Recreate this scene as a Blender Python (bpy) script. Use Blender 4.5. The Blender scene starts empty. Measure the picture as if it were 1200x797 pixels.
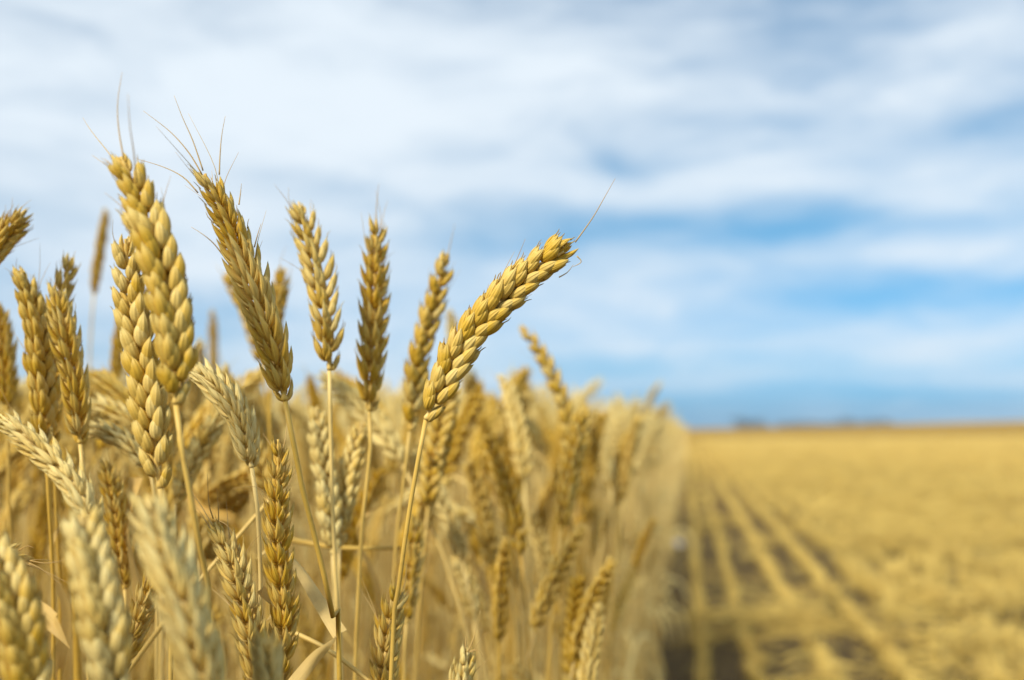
import bpy, math, random
import numpy as np
from mathutils import Vector, Matrix, Euler, noise as mnoise

R = math.radians
rng = random.Random(11)
scene = bpy.context.scene
col = scene.collection

# ------------------------------------------------------------------ camera
CAM_Z = 0.75
W0, H0 = 1200.0, 797.0            # size of the photograph
FPX = W0 * 35.0 / 36.0
CAM_YAW, CAM_PITCH = R(10.0), R(5.05)
cam_data = bpy.data.cameras.new("camera")
cam_data.lens = 35.0
cam_data.sensor_width = 36.0
cam_data.clip_start = 0.01
cam_data.clip_end = 6000
cam = bpy.data.objects.new("camera", cam_data)
col.objects.link(cam)
cam.location = (0, 0, CAM_Z)
cam.rotation_euler = (math.pi / 2 + CAM_PITCH, 0, CAM_YAW)
scene.camera = cam
cam_data.dof.use_dof = True
cam_data.dof.focus_distance = 0.40
cam_data.dof.aperture_fstop = 5.4
CM = Matrix.Translation(cam.location) @ cam.rotation_euler.to_matrix().to_4x4()
CMI = CM.inverted()
CROT = cam.rotation_euler.to_matrix()

def at(px, py, d):
    """point in the field seen at photo position px, py, d metres deep"""
    return CM @ Vector(((px - W0 / 2) / FPX * d, -(py - H0 / 2) / FPX * d, -d))

def project(p):
    q = CMI @ Vector(p)
    d = -q.z
    if d < 1e-4:
        return None
    return (W0 / 2 + q.x / d * FPX, H0 / 2 - q.y / d * FPX, d)

# ------------------------------------------------------------------ sky
world = bpy.data.worlds.new("World")
scene.world = world
world.use_nodes = True
nt = world.node_tree
N, L = nt.nodes, nt.links
N.clear()
SUN_DIR = Vector((-0.38, -0.78, 0.70)).normalized()      # towards the sun
SUN_EL = math.asin(SUN_DIR.z)
SUN_ROT = math.atan2(SUN_DIR.x, SUN_DIR.y)

def val(x):
    return x
def M(op, a, b=None, c=None, clamp=False, tree=None):
    t = tree or nt
    n = t.nodes.new("ShaderNodeMath"); n.operation = op; n.use_clamp = clamp
    for i, v in enumerate((a, b, c)):
        if v is None: continue
        if isinstance(v, (int, float)): n.inputs[i].default_value = v
        else: t.links.new(v, n.inputs[i])
    return n.outputs[0]

SKY_STRENGTH = 0.10
sky = N.new("ShaderNodeTexSky")
sky.sky_type = 'NISHITA'
sky.sun_disc = False
sky.sun_elevation = SUN_EL
sky.sun_rotation = SUN_ROT
sky.altitude = 100
sky.air_density = 1.0
sky.dust_density = 0.4
sky.ozone_density = 2.0
tc = N.new("ShaderNodeTexCoord")
sep = N.new("ShaderNodeSeparateXYZ"); L.new(tc.outputs["Generated"], sep.inputs[0])
sx, sy, sz = sep.outputs
az = M('ARCTAN2', sx, sy)
el = M('ARCSINE', M('MINIMUM', M('MAXIMUM', sz, -1.0), 1.0))
def px_dir(px, py):
    v = (at(px, py, 1.0) - cam.location).normalized()
    return math.atan2(v.x, v.y), math.asin(v.z)
# warp the sky coordinates so that no cloud edge is smooth
comb = N.new("ShaderNodeCombineXYZ")
L.new(az, comb.inputs[0]); L.new(M('MULTIPLY', el, 2.1), comb.inputs[1])
wn = N.new("ShaderNodeTexNoise"); wn.inputs["Scale"].default_value = 3.2; wn.inputs["Detail"].default_value = 5
L.new(comb.outputs[0], wn.inputs["Vector"])
wsep = N.new("ShaderNodeSeparateXYZ"); L.new(wn.outputs["Color"], wsep.inputs[0])
azw = M('ADD', az, M('MULTIPLY', M('SUBTRACT', wsep.outputs[0], 0.5), 0.24))
elw = M('ADD', el, M('MULTIPLY', M('SUBTRACT', wsep.outputs[1], 0.5), 0.075))
# cloud banks and blue gaps: (photo x, y, half width px, half height px, slope, amount)
BANKS = [
    (180, 140, 440, 150, 0.00, 0.44), (560, 60, 300, 60, 0.12, 0.36), (330, 120, 200, 40, 0.05, 0.25),
    (980, 205, 260, 40, 0.12, 0.30), (740, 215, 170, 40, 0.0, 0.18), (1080, 90, 170, 40, -0.1, 0.30), (960, 120, 140, 30, 0.1, 0.2), (1150, 30, 120, 30, 0, 0.2),
    (1130, 300, 170, 26, -0.05, 0.40), (1070, 393, 130, 20, 0.02, 0.36), (720, 400, 90, 16, 0.0, 0.30),
    (700, 345, 260, 34, 0.05, 0.22), (300, 350, 500, 120, 0.0, 0.22), (1000, 440, 300, 20, 0.0, 0.04),
    (745, 190, 120, 13, 0.05, -0.26), (860, 265, 260, 20, 0.05, -0.30), (1080, 345, 220, 24, -0.02, -0.32), (1000, 250, 350, 260, 0, -0.12),
    (1130, 150, 130, 40, 0.1, -0.30), (900, 35, 150, 30, 0.1, -0.05), (880, 470, 420, 30, 0.0, -0.30),
    (640, 290, 130, 22, 0.0, -0.22), (540, 250, 120, 20, 0.0, -0.16), (380, 20, 160, 18, 0.0, 0.04),
    (60, 250, 110, 16, 0.0, -0.16), (60, 370, 300, 90, 0.0, -0.16), (600, 340, 230, 80, 0, -0.14), (330, 215, 160, 16, 0.05, -0.12), (1000, 410, 300, 14, 0.0, -0.10), (20, 110, 140, 18, 0.0, -0.08), (900, 445, 400, 40, 0, 0.10),
]
base = None
for (px, py, hw, hh, sl, am) in BANKS:
    a0, e0 = px_dir(px, py)
    da = M('SUBTRACT', azw, a0)
    de = M('ADD', M('SUBTRACT', elw, e0), M('MULTIPLY', da, sl))
    q = M('ADD', M('POWER', M('MULTIPLY', da, FPX / hw), 2.0), M('POWER', M('MULTIPLY', de, FPX / hh), 2.0))
    g = M('MULTIPLY', M('EXPONENT', M('MULTIPLY', q, -1.0)), am)
    base = g if base is None else M('ADD', base, g)
# fine streaks on a flat cloud deck
zz = M('MAXIMUM', sz, 0.03)
deck = N.new("ShaderNodeCombineXYZ")
L.new(M('DIVIDE', sx, M('ADD', zz, 0.10)), deck.inputs[0])
L.new(M('DIVIDE', sy, M('ADD', zz, 0.10)), deck.inputs[1])
mp = N.new("ShaderNodeMapping"); mp.inputs["Rotation"].default_value = (0, 0, R(-14)); mp.inputs["Scale"].default_value = (0.55, 1.0, 1)
L.new(deck.outputs[0], mp.inputs[0])
n1 = N.new("ShaderNodeTexNoise"); n1.inputs["Scale"].default_value = 1.25; n1.inputs["Detail"].default_value = 7; n1.inputs["Roughness"].default_value = 0.52; n1.inputs["Distortion"].default_value = 0.4
L.new(mp.outputs[0], n1.inputs["Vector"])
n2 = N.new("ShaderNodeTexNoise"); n2.inputs["Scale"].default_value = 5.5; n2.inputs["Detail"].default_value = 5; n2.inputs["Distortion"].default_value = 0.5
L.new(comb.outputs[0], n2.inputs["Vector"])
mp3 = N.new("ShaderNodeMapping"); mp3.inputs["Rotation"].default_value = (0, 0, R(9)); mp3.inputs["Scale"].default_value = (3.0, 11.0, 1)
cb3 = N.new("ShaderNodeCombineXYZ"); L.new(azw, cb3.inputs[0]); L.new(elw, cb3.inputs[1]); L.new(cb3.outputs[0], mp3.inputs[0])
n3 = N.new("ShaderNodeTexNoise"); n3.inputs["Scale"].default_value = 2.4; n3.inputs["Detail"].default_value = 8; n3.inputs["Roughness"].default_value = 0.58; n3.inputs["Distortion"].default_value = 0.8
L.new(mp3.outputs[0], n3.inputs["Vector"])
base = M('ADD', base, M('MULTIPLY', M('SUBTRACT', n3.outputs[0], 0.5), 0.80))
dens = M('ADD', M('ADD', base, 0.42), M('ADD', M('MULTIPLY', M('SUBTRACT', n1.outputs[0], 0.5), 0.62), M('MULTIPLY', M('SUBTRACT', n2.outputs[0], 0.5), 0.72)))
mr = N.new("ShaderNodeMapRange"); mr.interpolation_type = 'SMOOTHSTEP'
mr.inputs["From Min"].default_value = -0.15; mr.inputs["From Max"].default_value = 1.05
L.new(dens, mr.inputs[0])
mask = mr.outputs[0]
tint = N.new("ShaderNodeMix"); tint.data_type = 'RGBA'; tint.blend_type = 'MULTIPLY'; tint.inputs[0].default_value = 1
L.new(sky.outputs[0], tint.inputs[6])
tr_ = N.new("ShaderNodeValToRGB"); L.new(M('DIVIDE', el, 0.5, clamp=True), tr_.inputs[0])
cr_ = tr_.color_ramp; cr_.interpolation = 'B_SPLINE'; cr_.elements[0].position = 0.0; cr_.elements[0].color = (0.095, 0.290, 0.660, 1)
cr_.elements[1].position = 0.95; cr_.elements[1].color = (0.440, 0.640, 0.660, 1)
e_ = cr_.elements.new(0.12); e_.color = (0.140, 0.335, 0.540, 1)
e_ = cr_.elements.new(0.42); e_.color = (0.285, 0.500, 0.540, 1)
tm_ = N.new("ShaderNodeVectorMath"); tm_.operation = 'SCALE'; tm_.inputs[3].default_value = 2.0
L.new(tr_.outputs[0], tm_.inputs[0]); L.new(tm_.outputs[0], tint.inputs[7])
cmix = N.new("ShaderNodeMix"); cmix.data_type = 'RGBA'
L.new(mask, cmix.inputs[0]); L.new(tint.outputs[2], cmix.inputs[6])
cmix.inputs[7].default_value = (0.80 / SKY_STRENGTH, 0.89 / SKY_STRENGTH, 0.97 / SKY_STRENGTH, 1)
bg = N.new("ShaderNodeBackground"); bg.inputs[1].default_value = SKY_STRENGTH
L.new(cmix.outputs[2], bg.inputs[0])
wo = N.new("ShaderNodeOutputWorld"); L.new(bg.outputs[0], wo.inputs[0])
world.cycles.sampling_method = 'MANUAL'
world.cycles.sample_map_resolution = 512

sun_data = bpy.data.lights.new("sun", 'SUN')
sun_data.energy = 4.6
sun_data.angle = R(11.0)
sun_data.color = (1.0, 0.91, 0.76)
sun = bpy.data.objects.new("sun", sun_data); col.objects.link(sun)
sun.rotation_euler = (-SUN_DIR).to_track_quat('-Z', 'Y').to_euler()

vs = scene.view_settings
vs.view_transform = 'Standard'; vs.look = 'None'; vs.exposure = 0.06; vs.gamma = 1.0
vs.use_curve_mapping = False
scene.render.engine = 'CYCLES'
cy = scene.cycles
cy.max_bounces = 6; cy.diffuse_bounces = 4; cy.glossy_bounces = 2; cy.transmission_bounces = 4; cy.transparent_max_bounces = 4
cy.use_denoising = True
cy.use_adaptive_sampling = False
cy.caustics_reflective = False; cy.caustics_refractive = False

# ------------------------------------------------------------------ materials
def new_mat(name):
    m = bpy.data.materials.new(name); m.use_nodes = True
    m.node_tree.nodes.clear()
    return m, m.node_tree

def rgbmix(t, f, a, b, blend='MIX'):
    n = t.nodes.new("ShaderNodeMix"); n.data_type = 'RGBA'; n.blend_type = blend
    for i, v in ((0, f), (6, a), (7, b)):
        if isinstance(v, (int, float)): n.inputs[i].default_value = v
        elif isinstance(v, tuple): n.inputs[i].default_value = (*v, 1)
        else: t.links.new(v, n.inputs[i])
    return n.outputs[2]

def husk_material(name, gold, pale, dark, rough=0.5, transl=0.2, streak=26.0, bump=0.35, ribs=0.0, brown=0.55):
    """dry cereal husk or straw: golden to pale by object colour and chance, with lengthwise veins"""
    m, t = new_mat(name); nn, ll = t.nodes, t.links
    oi = nn.new("ShaderNodeObjectInfo")
    osep = nn.new("ShaderNodeSeparateColor"); ll.new(oi.outputs["Color"], osep.inputs[0])
    geo = nn.new("ShaderNodeNewGeometry")
    uv = nn.new("ShaderNodeUVMap"); uv.uv_map = "UVMap"
    us = nn.new("ShaderNodeSeparateXYZ"); ll.new(uv.outputs[0], us.inputs[0])
    mm = lambda *a, **k: M(*a, tree=t, **k)
    isl = geo.outputs["Random Per Island"]
    pf = mm('ADD', osep.outputs[0], mm('ADD', mm('MULTIPLY', mm('SUBTRACT', oi.outputs["Random"], 0.5), 0.55), mm('MULTIPLY', mm('SUBTRACT', isl, 0.5), 0.35)), clamp=True)
    c = rgbmix(t, pf, gold, pale)
    br = nn.new("ShaderNodeMapRange"); br.inputs[1].default_value = .45; br.inputs[2].default_value = 1.0
    ll.new(mm('FRACT', mm('MULTIPLY', oi.outputs["Random"], 7.31)), br.inputs[0])
    c = rgbmix(t, mm('MULTIPLY', mm('MULTIPLY', br.outputs[0], brown), osep.outputs[1]), c, dark)
    keep = mm('SUBTRACT', 1.0, mm('MULTIPLY', pf, 0.65))
    # veins
    mp = nn.new("ShaderNodeMapping"); mp.inputs["Scale"].default_value = (streak, 1.3, 1)
    ll.new(uv.outputs[0], mp.inputs[0])
    off = nn.new("ShaderNodeCombineXYZ"); ll.new(mm('MULTIPLY', isl, 37.0), off.inputs[2]); ll.new(mm('MULTIPLY', oi.outputs["Random"], 19.0), off.inputs[1])
    va = nn.new("ShaderNodeVectorMath"); va.operation = 'ADD'; ll.new(mp.outputs[0], va.inputs[0]); ll.new(off.outputs[0], va.inputs[1])
    ns = nn.new("ShaderNodeTexNoise"); ns.inputs["Scale"].default_value = 1.0; ns.inputs["Detail"].default_value = 3
    ll.new(va.outputs[0], ns.inputs["Vector"])
    st = nn.new("ShaderNodeMapRange"); st.inputs["From Min"].default_value = 0.35; st.inputs["From Max"].default_value = 0.7
    ll.new(ns.outputs[0], st.inputs[0])
    c = rgbmix(t, mm('MULTIPLY', mm('MULTIPLY', st.outputs[0], 0.30), keep), c, dark)
    height = ns.outputs[0]
    if ribs:
        w = mm('SINE', mm('ADD', mm('MULTIPLY', us.outputs[0], ribs * 6.2832), mm('MULTIPLY', isl, 6.0)))
        w = mm('MULTIPLY', mm('ADD', w, 1.0), 0.5)
        c = rgbmix(t, mm('MULTIPLY', mm('MULTIPLY', mm('POWER', w, 3.0), 0.28), keep), c, dark)
        height = mm('ADD', height, mm('MULTIPLY', w, -0.55))
    # blotches of weathering
    tcn = nn.new("ShaderNodeTexCoord")
    nb = nn.new("ShaderNodeTexNoise"); nb.inputs["Scale"].default_value = 260; nb.inputs["Detail"].default_value = 3
    ll.new(tcn.outputs["Object"], nb.inputs["Vector"])
    bl = nn.new("ShaderNodeMapRange"); bl.inputs["From Min"].default_value = 0.56; bl.inputs["From Max"].default_value = 0.8
    ll.new(nb.outputs[0], bl.inputs[0])
    c = rgbmix(t, mm('MULTIPLY', mm('MULTIPLY', bl.outputs[0], 0.42), keep), c, tuple(x * 0.75 for x in dark))
    # drier, paler towards the tip of each husk and along its edge
    tp = nn.new("ShaderNodeMapRange"); tp.inputs["From Min"].default_value = 0.62; tp.inputs["From Max"].default_value = 1.0
    ll.new(us.outputs[1], tp.inputs[0])
    c = rgbmix(t, mm('MULTIPLY', tp.outputs[0], 0.35), c, tuple(min(1, x * 1.1) for x in pale))
    p = nn.new("ShaderNodeBsdfPrincipled")
    ll.new(c, p.inputs["Base Color"])
    p.inputs["Roughness"].default_value = rough
    p.inputs["Specular IOR Level"].default_value = 0.35
    bp = nn.new("ShaderNodeBump"); bp.inputs["Strength"].default_value = bump; bp.inputs["Distance"].default_value = 0.0004
    ll.new(height, bp.inputs["Height"]); ll.new(bp.outputs[0], p.inputs["Normal"])
    tr = nn.new("ShaderNodeBsdfTranslucent"); ll.new(c, tr.inputs[0])
    mx = nn.new("ShaderNodeMixShader"); mx.inputs[0].default_value = transl
    ll.new(p.outputs[0], mx.inputs[1]); ll.new(tr.outputs[0], mx.inputs[2])
    o = nn.new("ShaderNodeOutputMaterial"); ll.new(mx.outputs[0], o.inputs[0])
    return m

GOLD, PALE, DARK = (0.80, 0.503, 0.045), (0.97, 0.80, 0.34), (0.46, 0.26, 0.02)
MAT_HUSK = husk_material("wheat_husk", GOLD, PALE, DARK, rough=0.5, transl=0.14, brown=0.25, bump=0.75, ribs=9.0)
MAT_STEM = husk_material("wheat_straw", (0.71, 0.445, 0.058), (0.89, 0.69, 0.27), (0.40, 0.20, 0.02), rough=0.45, transl=0.08, streak=7.0, bump=0.2, brown=0.85)
MAT_LEAF = husk_material("dry_leaf", (0.70, 0.42, 0.07), (0.86, 0.68, 0.29), (0.44, 0.22, 0.03), rough=0.55, transl=0.35, streak=18.0, bump=0.6)
MAT_AWN = husk_material("awn_bristle", (0.60, 0.38, 0.11), (0.80, 0.62, 0.28), (0.36, 0.19, 0.06), transl=0.1)
MAT_STUB = husk_material("stubble_straw", (0.54, 0.345, 0.038), (0.82, 0.61, 0.165), (0.34, 0.19, 0.025), rough=0.5, transl=0.1, streak=7.0, bump=0.2)

# ------------------------------------------------------------------ mesh helpers
class MB:
    def __init__(s): s.v = []; s.f = []; s.uv = []; s.n = 0
    def add(s, v, f, uv):
        v = np.asarray(v, float)
        s.v.append(v); s.uv.append(np.asarray(uv, float))
        s.f.extend([tuple(i + s.n for i in q) for q in f]); s.n += len(v)
    def merge(s, o, m=None):
        if not o.v: return
        v = np.concatenate(o.v)
        if m is not None:
            a = np.array(m); v = v @ a[:3, :3].T + a[:3, 3]
        s.add(v, o.f, np.concatenate(o.uv))
    def mesh(s, name, mat):
        me = bpy.data.meshes.new(name)
        v = np.concatenate(s.v); uv = np.concatenate(s.uv)
        me.from_pydata(v.tolist(), [], s.f)
        lay = me.uv_layers.new(name="UVMap")
        idx = np.empty(len(me.loops), np.int32); me.loops.foreach_get("vertex_index", idx)
        lay.data.foreach_set("uv", uv[idx].astype(np.float32).ravel())
        me.polygons.foreach_set("use_smooth", np.ones(len(me.polygons), bool))
        me.materials.append(mat); me.update()
        return me

def catmull(pts, n):
    P = [Vector(p) for p in pts]
    P = [P[0] * 2 - P[1]] + P + [P[-1] * 2 - P[-2]]
    out = []
    segs = len(P) - 3
    dist = [0.0]
    fine = []
    for i in range(segs):
        for k in range(24):
            t = k / 24
            a, b, c, d = P[i:i + 4]
            fine.append(0.5 * ((2 * b) + (c - a) * t + (2 * a - 5 * b + 4 * c - d) * t * t + (3 * b - a - 3 * c + d) * t ** 3))
    fine.append(P[-2])
    for i in range(1, len(fine)): dist.append(dist[-1] + (fine[i] - fine[i - 1]).length)
    tot = dist[-1]; j = 0
    for i in range(n):
        s = tot * i / (n - 1)
        while j < len(dist) - 2 and dist[j + 1] < s: j += 1
        u = (s - dist[j]) / max(1e-9, dist[j + 1] - dist[j])
        out.append(fine[j].lerp(fine[j + 1], min(1, max(0, u))))
    return out, tot

def tube(mb, pts, radii, sides=6, ref=Vector((0.3, 1, 0.1)), cap=True):
    n = len(pts); vs_, uv, f = [], [], []
    for i, p in enumerate(pts):
        t = (pts[min(i + 1, n - 1)] - pts[max(i - 1, 0)]).normalized()
        a = (ref - t * ref.dot(t)).normalized(); b = t.cross(a)
        for k in range(sides):
            an = 2 * math.pi * k / sides
            vs_.append(p + (a * math.cos(an) + b * math.sin(an)) * radii[i])
            uv.append((k / sides if k <= sides / 2 else 1 - k / sides, 0.5 * i / max(1, n - 1)))
    for i in range(n - 1):
        for k in range(sides):
            k2 = (k + 1) % sides
            f.append((i * sides + k, i * sides + k2, (i + 1) * sides + k2, (i + 1) * sides + k))
    if cap:
        f.append(tuple(range(sides))[::-1]); f.append(tuple((n - 1) * sides + k for k in range(sides)))
    mb.add([tuple(v) for v in vs_], f, uv)

PROF_GLUME = ([0, .06, .18, .34, .5, .66, .78, .87, .93, .97, 1.0], [.30, .60, .90, 1.0, .99, .86, .66, .40, .16, .07, .02])
PROF_SHARP = ([0, .06, .18, .34, .5, .66, .78, .87, .93, .97, 1.0], [.30, .58, .88, 1.0, .93, .72, .50, .30, .18, .10, .03])
PROF_LEMMA = ([0, .06, .18, .34, .5, .66, .78, .87, .93, .97, 1.0], [.30, .55, .82, .98, 1.0, .90, .68, .42, .24, .11, .02])

def floret(Lm, a, b, prof, rings, sides, curl, keel=0.14, r=rng):
    """a boat-shaped husk along +z, a wide in x and b thick in y, its back towards +y"""
    us = np.linspace(0, 1, rings) ** 1.0
    pr = np.interp(us, prof[0], prof[1])
    V, UV, F = [], [], []
    lean = r.uniform(-.05, .05)
    for i, u in enumerate(us):
        cy = curl * math.sin(math.pi * u * 0.9) * Lm
        cx = lean * Lm * math.sin(math.pi * u)
        for k in range(sides):
            ph = 2 * math.pi * k / sides
            x, y = math.sin(ph), math.cos(ph)
            kk = 1 + keel * math.exp(-((ph if ph < math.pi else 2 * math.pi - ph) / 0.35) ** 2)
            yy = y * (kk if y > 0 else 0.55)
            V.append((cx + x * a * pr[i], cy + yy * b * pr[i] * (0.9 + .1 * u), u * Lm))
            UV.append((k / sides if k <= sides / 2 else 1 - k / sides, u))
    for i in range(rings - 1):
        for k in range(sides):
            k2 = (k + 1) % sides
            F.append((i * sides + k, (i + 1) * sides + k, (i + 1) * sides + k2, i * sides + k2))
    F.append(tuple(range(sides)))
    return V, F, UV

def spikelet(mb, q, fan=1.0, plump=1.0, r=rng, M0=Matrix(), bristle=True):
    """z along the ear, x away from the rachis, y the way the florets fan. q: (rings, sides, number of husks)"""
    rings, sides, nf = q
    PL = PROF_SHARP if fan > 1.2 else PROF_LEMMA
    PG = PROF_SHARP if fan > 1.2 else PROF_GLUME
    def put(s, L_, a, b, prof, fa, tilt, off, curl):
        v, f, uv = floret(L_, a, b, prof, rings, sides, curl, r=r)
        m = Matrix.Translation(off) @ Matrix.Rotation(tilt, 4, 'Y') @ Matrix.Rotation(-s * fa, 4, 'X')
        if s < 0: m = m @ Matrix.Rotation(math.pi, 4, 'Z')
        mm_ = MB(); mm_.add(v, f, uv); mb.merge(mm_, M0 @ m)
        return M0 @ m @ Vector((0, 0, L_)), (M0 @ m).to_3x3() @ Vector((0, 0, 1))
    tips = []
    for s in (-1, 1):
        j = lambda x: r.uniform(1 - x, 1 + x)
        put(s, .0098 * j(.07), .0025 * plump * j(.06), .0017 * plump, PG, R(16 * fan) * j(.2), R(2), Vector((.0008, s * .0011, 0)), .10)
        if nf >= 4:
            tips.append(put(s, .0122 * j(.06), .0023 * plump * j(.06), .0018 * plump, PL, R(13.5 * fan) * j(.2), R(10) * j(.3), Vector((.0012, s * .0009, .0012)), .09))
    tips.append(put(1, .0114 * r.uniform(.92, 1.05), .0020 * plump, .0018, PL, R(r.uniform(-3, 5) * fan), R(15), Vector((.0022, 0, .0018)), .02))
    if nf >= 6:
        tips.append(put(-1, .0100 * r.uniform(.9, 1.08), .0017 * plump, .0014, PL, R(r.uniform(2, 8) * fan), R(20), Vector((.0024, -.0002, .0030)), .02))
    if bristle:
        for p, d in tips:
            if r.random() < .8:
                ln = r.uniform(.0010, .0030 if fan < 1.2 else .0042)
                d = d.normalized()
                side = Vector((r.uniform(-1, 1), r.uniform(-1, 1), r.uniform(-.3, .3))) * .25
                tube(mb, [p - d * .0012, p + d * ln * .5, p + (d + side).normalized() * ln], [.00028, .0002, .00006], 4, cap=False)
    return tips

def ear_frames(pts, S_at):
    out = []
    n = len(pts)
    for i in range(n):
        t = (pts[min(i + 1, n - 1)] - pts[max(i - 1, 0)]).normalized()
        s = S_at(i / (n - 1)); s = (s - t * s.dot(t)).normalized()
        out.append((pts[i], t, s))
    return out

def frame_matrix(p, t, s, sgn, tilt, rz=0, sc=1.0):
    x = s * sgn; z = t; y = z.cross(x)
    m = Matrix(((x.x, y.x, z.x, p.x), (x.y, y.y, z.y, p.y), (x.z, y.z, z.z, p.z), (0, 0, 0, 1)))
    return m @ Matrix.Rotation(rz, 4, 'Z') @ Matrix.Rotation(tilt, 4, 'Y') @ Matrix.Diagonal((sc * .97, sc * .97, sc * 1.12, 1))

def envelope(u, k=1.0):
    if u < .15: return .80 + .2 * (u / .15)
    if u > .60: return 1.0 - .42 * k * ((u - .60) / .40) ** 1.1
    return 1.0

# ------------------------------------------------------------------ tagging
def tag(o, label=None, cat=None, group=None, kind=None):
    if label: o["label"] = label
    if cat: o["category"] = cat
    if group: o["group"] = group
    if kind: o["kind"] = kind
    return o
def link(name, data, parent=None, mat=None):
    o = bpy.data.objects.new(name, data); col.objects.link(o)
    if parent: o.parent = parent
    if mat is not None: o.matrix_basis = mat
    return o

# ------------------------------------------------------------------ ground, soil and far field
def ground_z(x, y):
    r_ = math.hypot(x, y)
    if r_ < 25: return 0.0
    azr = math.atan2(x, y)
    k = min(1.0, max(0.0, (azr - 0.01) / 0.34))
    u = min(1.0, (r_ - 25) / 175.0)
    rise = (0.62 + 1.55 * k) * (u * u * (3 - 2 * u))
    if r_ > 260: rise -= (r_ - 260) * 0.012
    return max(rise, -3.5)

def make_ground():
    rad = [0] + list(np.geomspace(1.2, 260, 44)) + list(np.geomspace(280, 3500, 14))
    seg = 180
    v = [(0, 0, 0)]; f = []
    for r_ in rad[1:]:
        for k in range(seg):
            a = 2 * math.pi * k / seg
            x, y = r_ * math.sin(a), r_ * math.cos(a)
            v.append((x, y, ground_z(x, y)))
    for k in range(seg): f.append((0, 1 + (k + 1) % seg, 1 + k))
    for i in range(len(rad) - 2):
        for k in range(seg):
            k2 = (k + 1) % seg
            f.append((1 + i * seg + k, 1 + i * seg + k2, 1 + (i + 1) * seg + k2, 1 + (i + 1) * seg + k))
    me = bpy.data.meshes.new("field_ground"); me.from_pydata(v, [], f)
    me.polygons.foreach_set("use_smooth", np.ones(len(me.polygons), bool)); me.update()
    m, t = new_mat("stubble_soil"); nn, ll = t.nodes, t.links
    mm = lambda *a, **k: M(*a, tree=t, **k)
    geo = nn.new("ShaderNodeNewGeometry"); sp = nn.new("ShaderNodeSeparateXYZ"); ll.new(geo.outputs["Position"], sp.inputs[0])
    X, Y, _ = sp.outputs
    dist = mm('SQRT', mm('ADD', mm('MULTIPLY', X, X), mm('MULTIPLY', Y, Y)))
    def nz(scale, vec=None, detail=5, rough=.6, sc=None):
        n = nn.new("ShaderNodeTexNoise"); n.inputs["Scale"].default_value = scale; n.inputs["Detail"].default_value = detail; n.inputs["Roughness"].default_value = rough
        src = geo.outputs["Position"]
        if sc:
            mp = nn.new("ShaderNodeMapping"); mp.inputs["Scale"].default_value = sc; ll.new(src, mp.inputs[0]); src = mp.outputs[0]
        ll.new(src, n.inputs["Vector"]); return n.outputs[0]
    def rngmap(x, a, b, c=0., d=1.):
        n = nn.new("ShaderNodeMapRange"); n.inputs[1].default_value = a; n.inputs[2].default_value = b; n.inputs[3].default_value = c; n.inputs[4].default_value = d
        ll.new(x, n.inputs[0]); return n.outputs[0]
    clod = nz(22, detail=8, rough=.7)
    soil = rgbmix(t, rngmap(clod, .3, .7), (.055, .039, .020), (.13, .094, .048))
    chaff = rngmap(nz(38, detail=6, rough=.75), .50, .64)
    straw = rgbmix(t, rngmap(nz(60), .3, .7), (.46, .28, .05), (.64, .45, .13))
    near = rgbmix(t, mm('MULTIPLY', chaff, .40), soil, straw)
    # far away only the cut straw is seen, in broad swaths left by the harvester
    sw = nz(.9, detail=5, sc=(1, .22, 1))
    sw2 = nz(.055, detail=4, sc=(1.0, 3.0, 1))
    far = rgbmix(t, rngmap(sw, .35, .68), (.40, .23, .03), (.78, .55, .15))
    far = rgbmix(t, rngmap(sw2, .42, .66), far, (.40, .22, .03))
    far = rgbmix(t, mm('MULTIPLY', rngmap(dist, 22, 60), .8), far, (.37, .215, .025))
    c = rgbmix(t, rngmap(dist, 5, 26), near, far)
    p = nn.new("ShaderNodeBsdfPrincipled"); ll.new(c, p.inputs["Base Color"]); p.inputs["Roughness"].default_value = .95
    p.inputs["Specular IOR Level"].default_value = .1
    bp = nn.new("ShaderNodeBump"); bp.inputs["Strength"].default_value = .9; bp.inputs["Distance"].default_value = .03
    ll.new(clod, bp.inputs["Height"]); ll.new(bp.outputs[0], p.inputs["Normal"])
    o = nn.new("ShaderNodeOutputMaterial"); ll.new(p.outputs[0], o.inputs[0])
    me.materials.append(m)
    g = link("ground", me); tag(g, "brown soil of the harvested field running out to the horizon", kind="structure")
make_ground()

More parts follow.
